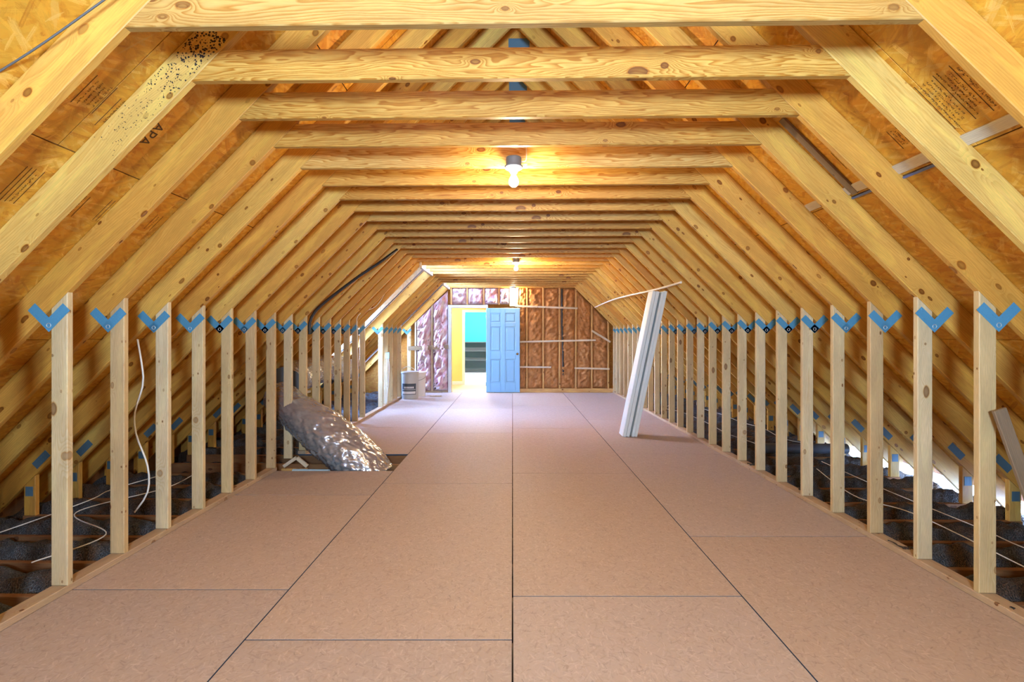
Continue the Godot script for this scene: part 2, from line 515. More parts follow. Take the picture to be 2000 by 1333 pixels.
func truss(k: int) -> void:
	var d := FIRST + SPACING * k
	if k == 24: d = 12.40
	var label := "%s pine roof truss from the camera, with ceiling beam, rafters and studs" % ordinal(k + 3)
	if k == -2: label = "nearest pine roof truss, its knotty ceiling beam cut by the top edge of the picture"
	elif k == -1: label = "second pine roof truss from the camera, black mould specks on its left rafter"
	elif k == 15 or k == 16: label = "%s pine roof truss from the camera, left rafter cut short at the daylit dormer" % ordinal(k + 3)
	elif k == 22 or k == 23: label = "%s pine roof truss from the camera, cut on the left beside the buckets" % ordinal(k + 3)
	elif k == 24: label = "last pine roof truss, set against the insulated end wall"
	var t := thing("roof_truss", label, "roof truss", Vector3(0, 0, -d), "roof trusses along the attic")
	t.rotation.y = -0.0165
	var L := left_line(d)
	var X := Vector3.RIGHT
	var Y := Vector3.UP
	var Z := Vector3.FORWARD
	for s in [-1.0, 1.0]:
		var line: float = L if s < 0 else RIGHT
		var top: float = (line + RIDGE) if s < 0 else (line - RIDGE)       # run from the ridge to the stud
		var cut: bool = s < 0 and (k == 15 or k == 16 or k == 22 or k == 23)
		var e := 1.75                                                     # how far the rafter runs past the stud
		if cut: e = -(line - 1.49)
		var f := func(q: float, y: float) -> Vector2: return Vector2(s * (line + q), y)
		var st := tool()
		prism(st, [f.call(-top, KNEE + top), f.call(-top, KNEE + top + RAFTER), f.call(e, KNEE - e + RAFTER), f.call(e, KNEE - e)], Vector3.ZERO, X, Y, Z, THICK, 0.003, Vector2(s * 0.7071, -0.7071), rng.randf(), 0.02 + rng.randf() * 0.04)
		put("rafter", st, pick(M.rafter), t)
		if not cut:
			st = tool()
			prism(st, [f.call(0.0, 0.0395), f.call(0.089, 0.0395), f.call(0.089, KNEE - 0.0895), f.call(0.0, KNEE - 0.0005)], Vector3.ZERO, X, Y, Z, THICK, 0.004, Vector2(0, 1), rng.randf(), rng.randf() * 0.4)
			put("stud", st, pick(M.stud), t)
			var vp := put("stud_plate", v_plate, M.plate, t)
			vp.position = Vector3(s * (line + 0.098), KNEE - 0.175, 0.0018)
			var ri := put("plate_eyelet", v_ring, M.plate_ring, vp)
			ri.position = Vector3(0, -0.004, 0.0015)
			ri.rotation.x = PI / 2
		# heel post and its straps
		st = tool()
		prism(st, [f.call(1.32, -0.02), f.call(1.409, -0.02), f.call(1.409, KNEE - 1.41), f.call(1.32, KNEE - 1.325)], Vector3.ZERO, X, Y, Z, THICK, 0.003, Vector2(0, 1), rng.randf(), rng.randf())
		put("heel_post", st, pick(M.rafter), t)
		if not cut:
			var sp := put("heel_strap", strap, M.strap, t)
			sp.position = Vector3(s * (line + 1.27), KNEE - 1.27 + 0.07, 0.0018)
			sp.rotation.z = -s * PI / 4
		var sq := put("heel_strap", strap, M.strap, t)
		sq.position = Vector3(s * (line + 1.365), 0.17, 0.0018)
		sq.rotation.z = PI / 2
		sq.scale = Vector3(0.5, 1.0, 1.0)
	# ceiling beam, butted between the rafters
	if k == -1: mould(t, L)
	var rise := 0.14
	var hl := L - (BEAM - KNEE)
	var hr := RIGHT - (BEAM - KNEE)
	var st := tool()
	prism(st, [Vector2(-hl, BEAM), Vector2(hr, BEAM), Vector2(hr - rise, BEAM + rise), Vector2(-hl + rise, BEAM + rise)], Vector3.ZERO, X, Y, Z, THICK, 0.004, Vector2(1, 0), rng.randf(), rng.randf() * 0.06)
	put("ceiling_beam", st, M.first_beam if k == -2 else pick(M.beam), t)
	st = tool()
	prism(st, rect(-L - 1.42, -0.26, RIGHT + 1.42, -0.021), Vector3.ZERO, X, Y, Z, THICK, 0.003, Vector2(1, 0), rng.randf(), rng.randf())
	put("floor_joist", st, M.joist, t)
	var rp := put("ridge_plate", strap, M.strap, t)
	rp.position = Vector3(RIDGE, KNEE + RIGHT - RIDGE + 0.09, 0.0018)
	rp.scale = Vector3(1.3, 1.8, 1)

# black specks of mould spread over the upper end of the left rafter
func mould(t: Node3D, line: float) -> void:
	var st := tool()
	var r := RandomNumberGenerator.new()
	r.seed = 91
	for i in 520:
		var a := pow(r.randf(), 1.15) * 0.75                      # metres down the rafter from the beam
		var b := 0.012 + 0.126 * r.randf()
		if r.randf() > 1.1 - a * 0.8: continue
		var e := Vector2(-(line - 1.10), KNEE + 1.10) + Vector2(-0.7071, -0.7071) * a + Vector2(-0.7071, 0.7071) * b
		var rad := r.randf_range(0.0012, 0.0042) * (1.6 - 1.6 * a if a < 0.4 else 0.7)
		var pts := []
		for m in 6: pts.append(e + Vector2(cos(m * TAU / 6 + i), sin(m * TAU / 6 + i)) * rad * r.randf_range(0.6, 1.3))
		var hull := Geometry2D.convex_hull(PackedVector2Array(pts))
		var list := []
		for m in hull.size() - 1: list.append(hull[m])
		if list.size() > 2: prism(st, list, Vector3.ZERO, Vector3.RIGHT, Vector3.UP, Vector3.BACK, 0.0006, 0.0001)
	put("mould_specks", st, M.mould, t).set_meta("label", "black mould specks")

func roof() -> void:
	var c := place("ceiling")
	var rows := [-0.02, 0.284, 1.147, 2.01, 2.873, 3.736, 4.24]
	var back := BACK + 0.1
	for s in [-1.0, 1.0]:
		var slope := Vector3(s * 0.70711, -0.70711, 0)
		var along := Vector3(-0.008, 0, -1) if s < 0 else Vector3(0, 0, -1)
		var out := Vector3(s * 0.70711, 0.70711, 0)
		# the point of the deck above the stud line, q metres outward of it, at depth d
		var at := func(q: float, d: float) -> Vector3:
			var line: float = left_line(d) if s < 0 else RIGHT
			return Vector3(s * (line + q), KNEE + RAFTER - q + 0.001, -d)
		for r in rows.size() - 1:
			var q0: float = rows[r] - 2.40
			var q1: float = rows[r + 1] - 2.40
			var bounds := []
			var d := -3.2 - (1.22 if r % 2 == 1 else 0.0) + 0.57
			while d < back:
				bounds.append(d)
				d += 2.44
			bounds.append(back)
			bounds[0] = -3.2
			for i in bounds.size() - 1:
				var spans := [[bounds[i], bounds[i + 1]]]
				if s < 0 and r >= 2 and r <= 4:          # the roof is open under the two dormers
					for hole in [[8.42, 9.60], [11.27, 12.39]]:
						var nxt := []
						for sp in spans:
							if sp[1] <= hole[0] or sp[0] >= hole[1]: nxt.append(sp)
							else:
								if sp[0] < hole[0]: nxt.append([sp[0], hole[0]])
								if sp[1] > hole[1]: nxt.append([hole[1], sp[1]])
						spans = nxt
				for sp in spans:
					if sp[1] - sp[0] < 0.03: continue
					var st := tool()
					var o: Vector3 = at.call(q0, sp[0])
					prism(st, rect(0.003, 0.002, (q1 - q0) * 1.41421 - 0.003, sp[1] - sp[0] - 0.002), o, slope, along, out, 0.012, 0.001, Vector2(0, 1), rng.randf(), rng.randf(), 1.7, 1.7)
					put("sheathing_panel", st, pick(M.osb), c)
		# roofing felt over the boards
		var pieces := [[-2.46, 1.80, -3.3, back]]
		if s < 0:
			pieces = [[-2.46, -1.26, -3.3, back], [-1.26, 1.3, -3.3, 8.42], [-1.26, 1.3, 9.6, 11.27], [-1.26, 1.3, 12.39, back], [1.3, 1.84, -3.3, back]]
		for p in pieces:
			var st := tool()
			var o: Vector3 = at.call(p[0], p[2])
			prism(st, rect(0, 0, (p[1] - p[0]) * 1.41421, p[3] - p[2]), o + out * 0.0125, slope, along, out, 0.01, 0.001)
			put("roofing_felt", st, M.felt, c)

# strips of timber lying against the right hand roof boards, along a joint and beside a rafter
func roof_strips() -> void:
	var c := get_node("ceiling")
	var out := Vector3(-0.70711, -0.70711, 0)
	var slope := Vector3(0.70711, -0.70711, 0)
	var at := func(q: float, d: float) -> Vector3: return Vector3(RIGHT + q, KNEE + RAFTER - q, -d)
	var st := tool()
	for bay in [[1.96, 2.28], [2.36, 2.68], [2.77, 3.08], [3.18, 3.48]]:
		var o: Vector3 = at.call(-0.445, bay[0])
		prism(st, rect(0, 0, 0.055, bay[1] - bay[0]), o, slope, Vector3.FORWARD, out, 0.012, 0.001, Vector2(0, 1))
	put("joint_strip", st, M.pale_wood, c)
	st = tool()
	for bay in [[2.36, 2.68], [2.77, 3.08]]:
		var o: Vector3 = at.call(-0.39, bay[0])
		prism(st, rect(0, 0, 0.012, bay[1] - bay[0]), o, slope, Vector3.FORWARD, out, 0.012, 0.001, Vector2(0, 1))
	put("joint_strip", st, M.blue_strip, c)
	st = tool()
	prism(st, rect(0, 0, 0.62, 0.05), at.call(-0.84, 3.0), slope, Vector3.FORWARD, out, 0.015, 0.001, Vector2(1, 0))
	put("splice_strip", st, M.old_plank, c)

# a dormer in the left slope between depths d0 and d1, with a window in its front
func dormer(d0: float, d1: float) -> void:
	var w := place("wall_dormer")
	var sx := -(left_line((d0 + d1) / 2) - 2.40) 
	var X := Vector3.RIGHT
	var Y := Vector3.UP
	var qt := KNEE + RAFTER + 2.40
	var fx := -3.86
	for e in [[d0 - 0.002, 1.0], [d1 + 0.002, -1.0]]:
		var st := tool()
		prism(st, [Vector2(sx - 1.47, qt - 1.47), Vector2(sx - 1.47, qt - 1.4), Vector2(sx + fx, 2.5), Vector2(sx + fx, qt + fx)], Vector3(0, 0, -e[0]), X, Y, Vector3(0, 0, e[1]), 0.012, 0.001, Vector2(1, 0), 0.0, 0.0, 1.7, 1.7)
		put("cheek_panel", st, M.pale_wood, w)  # strand board; the daylight on it is put into the pale colour
	var st := tool()
	prism(st, [Vector2(sx - 1.44, qt - 1.38), Vector2(sx - 1.44, qt - 1.36), Vector2(sx + fx - 0.1, 2.54), Vector2(sx + fx - 0.1, 2.5)], Vector3(0, 0, -d0 + 0.06), X, Y, Vector3(0, 0, -1), d1 - d0 + 0.12, 0.001, Vector2(0, 1), 0, 0, 1.7, 1.7)
	put("dormer_roof", st, M.osb[0], w)
	var wx := sx + fx
	boxed("front_panel", Vector3(wx - 0.03, qt + fx - 0.1, -d0), Vector3(wx, 0.86, -d1), M.pale_wood, w)
	boxed("front_panel", Vector3(wx - 0.03, 2.16, -d0), Vector3(wx, 2.5, -d1), M.pale_wood, w)
	boxed("front_panel", Vector3(wx - 0.03, 0.86, -d0), Vector3(wx, 2.16, -d0 - 0.1), M.pale_wood, w)
	boxed("front_panel", Vector3(wx - 0.03, 0.86, -d1 + 0.1), Vector3(wx, 2.16, -d1), M.pale_wood, w)
	boxed("header", Vector3(sx - 1.45, 2.5, -d0), Vector3(sx - 1.49, 2.68, -d1), M.pale_wood, w)
	boxed("valley_board", Vector3(sx + fx, 0.32, -d0), Vector3(sx + fx + 0.12, 0.36, -d1), M.pale_wood, w)
	var win := place("window_%d" % (1 if d0 < 10 else 2))
	for b in [[0.86, 0.92, d0 + 0.1, d1 - 0.1], [2.10, 2.16, d0 + 0.1, d1 - 0.1], [0.92, 2.10, d0 + 0.1, d0 + 0.15], [0.92, 2.10, d1 - 0.15, d1 - 0.1], [1.49, 1.53, d0 + 0.15, d1 - 0.15]]:
		boxed("sash_rail", Vector3(wx - 0.04, b[0], -b[2]), Vector3(wx + 0.01, b[1], -b[3]), M.white, win)
	for b in [[0.92, 1.49], [1.53, 2.10]]:
		boxed("pane", Vector3(wx - 0.017, b[0], -d0 - 0.15), Vector3(wx - 0.013, b[1], -d1 + 0.15), M.glass, win, 0.0005)

func deck() -> void:
	var fl := place("floor")
	var columns := [
		[-2.50, -1.22, [-3.2, 0.33, 2.79, 4.45, 5.24], [5.98, 7.72, 10.2, BACK - 0.02]],
		[-1.22, 0.0, [-3.2, -0.12, 2.33, 4.80, 7.28, 9.72, BACK - 0.02], []],
		[0.0, 1.22, [-3.2, 0.27, 2.72, 5.15, 7.65, 10.1, BACK - 0.02], []],
		[1.22, 2.56, [-3.2, 1.06, 3.53, 5.98, 8.42, 10.9, BACK - 0.02], []]]
	for c in columns:
		for run in [c[2], c[3]]:
			for i in run.size() - 1:
				var st := tool()
				var g := 0.0036
				prism(st, rect(c[0] + g, run[i] + g, c[1] - g, run[i + 1] - g), Vector3(0, -0.018, 0), Vector3.RIGHT, Vector3.FORWARD, Vector3.UP, 0.018, 0.0008, Vector2(0, 1), rng.randf(), rng.randf(), 1.25, 1.25)
				var fp := put("floor_panel", st, pick(M.deck), fl)
				st = tool()
				var e := g - 0.0008
				prism(st, rect(c[0] + e, run[i] + e, c[1] - e, run[i + 1] - e), Vector3(0, -0.0175, 0), Vector3.RIGHT, Vector3.FORWARD, Vector3.UP, 0.0160, 0.0002)
				put("sealed_edge", st, M.edge_paint, fp).set_meta("label", "dark blue sealed panel edge")
	boxed("drywall_below", Vector3(-4.6, -0.30, 3.3), Vector3(4.6, -0.28, -BACK - 0.1), M.cloth, fl)
	for s in [-1, 1]:
		var pl := place("trim_%d" % (1 if s < 0 else 2))
		var runs := [[-1.0, 5.24], [5.98, 11.4]] if s < 0 else [[-1.0, 5.1], [5.1, 9.6], [9.6, BACK]]
		for r in runs:
			var a: float = -left_line(r[0]) if s < 0 else RIGHT
			var b: float = -left_line(r[1]) if s < 0 else RIGHT
			var st := tool()
			board(st, Vector3(a + s * 0.0445, 0.0195, -r[0]), Vector3(b + s * 0.0445, 0.0195, -r[1]), Vector3.RIGHT, 0.089, 0.038, 0.004)
			put("sole_plate", st, M.sole, pl)

# lumpy insulation lying between the joists under the eaves
func eave_insulation(s: float) -> void:
	var st := tool()
	var n := FastNoiseLite.new()
	n.seed = 77 + int(s)
	n.frequency = 1.0
	n.fractal_octaves = 4
	var d0 := 0.6
	var d1 := BACK - 0.05
	var f := func(u: float, v: float) -> Vector3:
		var d := d0 + (d1 - d0) * u
		var x := (2.46 + 1.66 * v)
		var ph := (d - FIRST + s * x * 0.0165) / SPACING
		var m := absf(ph - roundf(ph)) * 2.0
		var y := -0.10 + 0.12 * smoothstep(0.12, 0.75, m) + 0.06 * n.get_noise_2d(x * 3.0, d * 3.0) + 0.02 * n.get_noise_2d(x * 14.0, d * 14.0)
		y -= 0.10 * smoothstep(0.86, 1.0, v)
		if s < 0 and d > 5.1 and d < 6.2: y -= 0.1
		if s < 0: y -= 0.05 * smoothstep(0.15, 0.0, v)
		return Vector3(s * x, y, -d)
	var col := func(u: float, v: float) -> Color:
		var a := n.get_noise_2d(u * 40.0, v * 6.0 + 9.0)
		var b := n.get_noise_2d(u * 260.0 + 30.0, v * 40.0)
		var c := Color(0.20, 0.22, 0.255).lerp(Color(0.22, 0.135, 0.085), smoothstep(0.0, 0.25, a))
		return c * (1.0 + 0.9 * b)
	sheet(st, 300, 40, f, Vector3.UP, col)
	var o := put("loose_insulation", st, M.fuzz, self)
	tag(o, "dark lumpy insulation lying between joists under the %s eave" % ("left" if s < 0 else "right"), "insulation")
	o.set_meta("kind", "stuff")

func eaves() -> void:
	for s in [-1.0, 1.0]:
		var w := place("wall_left" if s < 0 else "wall_right")
		var x: float = 4.20
		if s < 0:
			boxed("fascia_board", Vector3(-4.30, -0.3, 3.3), Vector3(-4.24, 0.12, -BACK - 0.1), M.joist, w)
		else:
			boxed("fascia_board", Vector3(x, -0.3, 3.3), Vector3(x + 0.02, 0.10, -3.9), M.joist, w)
			boxed("fascia_board", Vector3(x, -0.3, -6.6), Vector3(x + 0.02, 0.10, -BACK - 0.1), M.joist, w)
	# the ground outside, seen through the open eave
	var g := place("ground")
	var st := tool()
	box(st, Vector3(-60, -3.2, -60), Vector3(60, -3.1, 60), 0.001)
	put("gravel_yard", st, M.ground, g)

# a puffed batt of insulation filling a bay of the end wall, its top running from tl to tr
func batt(parent: Node, x0: float, x1: float, y0: float, tl: float, tr: float, puff: float, pink: bool, seed: int) -> void:
	var n := FastNoiseLite.new()
	n.seed = seed
	n.frequency = 1.0
	n.fractal_octaves = 3
	var st := tool()
	var f := func(u: float, v: float) -> Vector3:
		var x := lerpf(x0, x1, u)
		var top := lerpf(tl, tr, u)
		var y := lerpf(y0, top, v)
		var side := pow(1.0 - pow(absf(u * 2.0 - 1.0), 4.0), 0.5)
		var end := minf(1.0, minf(v, 1.0 - v) * (top - y0) / 0.05)
		var crease := n.get_noise_2d(x * 7.0, y * (4.5 if pink else 9.0))
		var b := puff * side * sqrt(maxf(end, 0.0)) * (0.75 + 0.7 * crease + 0.3 * n.get_noise_2d(x * 24.0, y * 24.0))
		return Vector3(x, y, -BACK - 0.06 + maxf(b, -0.02))
	var col := func(u: float, v: float) -> Color:
		var a := n.get_noise_2d(u * 3.0 + 5.0, v * 9.0)
		var b := n.get_noise_2d(u * 12.0, v * 40.0 + 3.0)
		if pink:
			return Color(0.62, 0.36, 0.46).lerp(Color(0.82, 0.74, 0.84), smoothstep(-0.25, 0.25, a)) * (1.0 + 0.3 * b)
		return Color(0.44, 0.205, 0.072).lerp(Color(0.32, 0.145, 0.05), smoothstep(-0.1, 0.4, a)) * (1.0 + 0.35 * b)
	sheet(st, 12, maxi(8, int((maxf(tl, tr) - y0) * 26)), f, Vector3.BACK, col)
	put("insulation_batt", st, M.wool, parent)

func end_wall() -> void:
	var w := place("wall_back")
	var z := -BACK - 0.09
	var X := Vector3.RIGHT
	var Y := Vector3.UP
	var Z := Vector3.FORWARD
	var slope := func(x: float) -> float:                      # the underside of the deck over x
		return KNEE + RAFTER + (left_line(BACK) + x if x < RIDGE else RIGHT - x)
	var polys := [
		[Vector2(-4.3, -0.3), Vector2(-1.53, -0.3), Vector2(-1.53, slope.call(-1.53)), Vector2(-4.3, slope.call(-4.3))],
		[Vector2(-1.53, 2.1), Vector2(-0.62, 2.1), Vector2(-0.62, slope.call(-0.62)), Vector2(-1.53, slope.call(-1.53))],
		[Vector2(-0.62, -0.3), Vector2(4.2, -0.3), Vector2(4.2, slope.call(4.2)), Vector2(RIDGE, slope.call(RIDGE)), Vector2(-0.62, slope.call(-0.62))]]
	for p in polys:
		var st := tool()
		prism(st, p, Vector3(0, 0, z), X, Y, Z, 0.02, 0.001, Vector2(1, 0), 0, 0, 1.7, 1.7)
		put("wall_sheathing", st, M.osb_dark, w)
	# framing
	var inner := func(x: float) -> float: return minf(2.56, slope.call(x) - 0.22)
	var studs := [0.13, 0.349, 0.747, 1.145, 1.544, 1.93, 2.33]
	for x in studs:
		var st := tool()
		prism(st, [Vector2(x - 0.019, 0.09), Vector2(x + 0.019, 0.09), Vector2(x + 0.019, inner.call(x + 0.019)), Vector2(x - 0.019, inner.call(x - 0.019))], Vector3(0, 0, -BACK), X, Y, Z, 0.089, 0.003, Vector2(0, 1), rng.randf(), rng.randf())
		put("wall_stud", st, M.gold_wood, w)
	for x in [-2.36, -1.96]:
		var st := tool()
		prism(st, [Vector2(x - 0.019, 0.04), Vector2(x + 0.019, 0.04), Vector2(x + 0.019, inner.call(x + 0.019)), Vector2(x - 0.019, inner.call(x - 0.019))], Vector3(0, 0, -BACK), X, Y, Z, 0.089, 0.003, Vector2(0, 1), rng.randf(), rng.randf())
		put("wall_stud", st, M.pale_wood, w)
	for x in [-1.49, -1.10, -0.70, -0.33]:
		boxed("cripple_stud", Vector3(x - 0.019, 2.14, -BACK), Vector3(x + 0.019, 2.56, z), M.gold_wood, w)
	boxed("lamp_board", Vector3(-0.07, 2.10, -BACK + 0.004), Vector3(0.12, 2.56, z), M.pale_wood, w)
	boxed("bottom_plate", Vector3(-0.62, 0.0, -BACK + 0.01), Vector3(2.46, 0.095, z), M.gold_wood, w)
	boxed("bottom_plate", Vector3(-2.48, 0.0, -BACK), Vector3(-1.58, 0.04, z), M.pale_wood, w)
	boxed("top_plate", Vector3(-1.55, 2.56, -BACK), Vector3(1.5, 2.60, z), M.gold_wood, w)
	# kraft faced batts on the right, pink ones on the left and over the door
	for i in studs.size() - 1:
		var a: float = studs[i] + 0.02
		var b: float = studs[i + 1] - 0.02
		batt(w, a, b, 0.1, inner.call(a), inner.call(b), 0.07, false, 100 + i)
	batt(w, -2.33, -1.985, 0.04, inner.call(-2.33), inner.call(-1.985), 0.16, true, 201)
	batt(w, -1.935, -1.58, 0.04, inner.call(-1.935), inner.call(-1.6), 0.16, true, 202)
	var hx := [-1.47, -1.12, -1.08, -0.72, -0.68, -0.35, -0.31, -0.08]
	for i in 4: batt(w, hx[i * 2], hx[i * 2 + 1], 2.15, minf(2.55, inner.call(hx[i * 2])), 2.55, 0.13, true, 210 + i)

func door() -> void:
	var fr := place("trim_3")
	boxed("jamb", Vector3(-1.565, 0, -BACK + 0.03), Vector3(-1.49, 2.06, -BACK - 0.16), M.trim, fr)
	boxed("jamb", Vector3(-0.64, 0, -BACK + 0.002), Vector3(-0.60, 2.06, -BACK - 0.16), M.white, fr)
	boxed("door_head", Vector3(-1.565, 2.06, -BACK + 0.03), Vector3(-0.60, 2.13, -BACK - 0.16), M.trim, fr)
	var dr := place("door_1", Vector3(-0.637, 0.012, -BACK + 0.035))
	var W := 0.815
	var H := 2.04
	var st := tool()
	box(st, Vector3(0.002, 0.002, 0.006), Vector3(W - 0.002, H - 0.002, 0.022), 0.001)
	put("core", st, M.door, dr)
	for x in [[0.0, 0.105], [0.355, 0.46], [W - 0.105, W]]:
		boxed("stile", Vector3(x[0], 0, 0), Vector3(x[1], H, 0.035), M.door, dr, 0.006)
	var rails := [[0.0, 0.235], [0.80, 0.99], [1.59, 1.69], [1.92, H]]
	for y in rails:
		for x in [[0.105, 0.355], [0.46, W - 0.105]]:
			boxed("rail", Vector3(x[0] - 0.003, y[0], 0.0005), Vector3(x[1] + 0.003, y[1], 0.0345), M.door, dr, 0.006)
	for i in 3:
		for x in [[0.105, 0.355], [0.46, W - 0.105]]:
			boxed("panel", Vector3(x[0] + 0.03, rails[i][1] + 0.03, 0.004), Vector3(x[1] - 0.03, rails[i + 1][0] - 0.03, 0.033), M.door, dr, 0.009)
	st = tool()
	lathe(st, [Vector2(0.0, 0.0), Vector2(0.03, 0.0), Vector2(0.03, 0.006), Vector2(0.011, 0.01), Vector2(0.011, 0.03), Vector2(0.024, 0.036), Vector2(0.028, 0.048), Vector2(0.02, 0.06), Vector2(0.0, 0.063)], Vector3.ZERO, 20)
	var kn := put("knob", st, M.brass, dr)
	kn.position = Vector3(W - 0.06, 0.93, 0.035)
	kn.rotation.x = PI / 2
	for y in [0.2, 1.02, 1.84]:
		boxed("hinge", Vector3(-0.012, y - 0.045, 0.004), Vector3(0.004, y + 0.045, 0.016), M.brass, dr, 0.002)

func glow(parent: Node, at: Vector3, energy: float, col: Color, size: float) -> void:
	var l := OmniLight3D.new()
	l.name = "lamp_light"
	l.light_energy = energy
	l.light_color = col
	l.light_size = size
	l.omni_range = 40.0
	l.omni_attenuation = 2.0
	l.shadow_enabled = true
	parent.add_child(l, true)
	l.position = at

# a bare bulb in a porcelain holder under a round box
func bulb_lamp(at: Vector3, label: String, energy: float) -> void:
	var t := thing("bulb_lamp", label, "lamp", at, "bare bulbs under the ceiling beams")
	var st := tool()
	lathe(st, [Vector2(0.0, 0.16), Vector2(0.05, 0.16), Vector2(0.052, 0.155), Vector2(0.052, 0.105), Vector2(0.062, 0.10), Vector2(0.062, 0.096), Vector2(0.0, 0.096)])
	put("junction_box", st, M.box_grey, t)
	st = tool()
	lathe(st, [Vector2(0.0, 0.095), Vector2(0.058, 0.095), Vector2(0.058, 0.085), Vector2(0.03, 0.068), Vector2(0.02, 0.05), Vector2(0.0, 0.05)])
	put("lamp_holder", st, M.porcelain, t)
	st = tool()
	lathe(st, [Vector2(0.0, -0.042), Vector2(0.018, -0.038), Vector2(0.031, -0.025), Vector2(0.035, -0.006), Vector2(0.031, 0.014), Vector2(0.021, 0.032), Vector2(0.014, 0.046), Vector2(0.0, 0.046)], Vector3.ZERO, 24)
	put("bulb", st, M.bulb, t)
	st = tool()
	tube(st, [Vector3(0.05, 0.13, 0), Vector3(0.075, 0.132, 0), Vector3(0.085, 0.15, 0), Vector3(0.086, 0.20, -0.005), Vector3(0.086, 0.26, -0.01)], 0.004, 6, 0.02)
	put("cable", st, M.white_wire, t)
	glow(t, Vector3.ZERO, energy, Color(1.0, 0.88, 0.70), 0.033)

# an added soft lamp on a tripod, unseen behind the camera, tipped up at the rafters: the light on the near faces of the beams
func added_lamp(at: Vector3, energy: float) -> void:
	var t := thing("added_lamp", "added square white soft lamp on a black tripod, unseen behind the camera, tipped upward", "lamp", at)
	var head := Node3D.new()
	head.name = "lamp_head"
	t.add_child(head)
	head.position = Vector3(0, 1.70, 0)
	head.rotation.x = 0.58
	var st := tool()
	box(st, Vector3(-0.30, -0.30, 0.004), Vector3(0.30, 0.30, 0.10), 0.02)
	put("housing", st, M.black, head)
	st = tool()
	box(st, Vector3(-0.27, -0.27, 0.0), Vector3(0.27, 0.27, 0.004), 0.001)
	put("diffuser", st, M.diffuser, head)
	var l := AreaLight3D.new()
	l.name = "lamp_light"
	l.area_size = Vector2(0.54, 0.54)
	l.light_energy = energy
	l.light_color = Color(0.76, 0.885, 1.0)
	l.area_range = 40.0
	l.area_attenuation = 2.0
	l.shadow_enabled = true
	head.add_child(l)
	l.position = Vector3(0, 0, -0.004)
	st = tool()
	tube(st, [Vector3(0, 0.35, 0.12), Vector3(0, 1.0, 0.12), Vector3(0, 1.60, 0.12)], 0.014, 10)
	put("pole", st, M.black, t)
	for i in 3:
		st = tool()
		var a := TAU * i / 3.0
		tube(st, [Vector3(0, 0.75, 0.12), Vector3(cos(a) * 0.42, 0.012, 0.12 + sin(a) * 0.42)], 0.011, 8)
		put("leg", st, M.black, t)

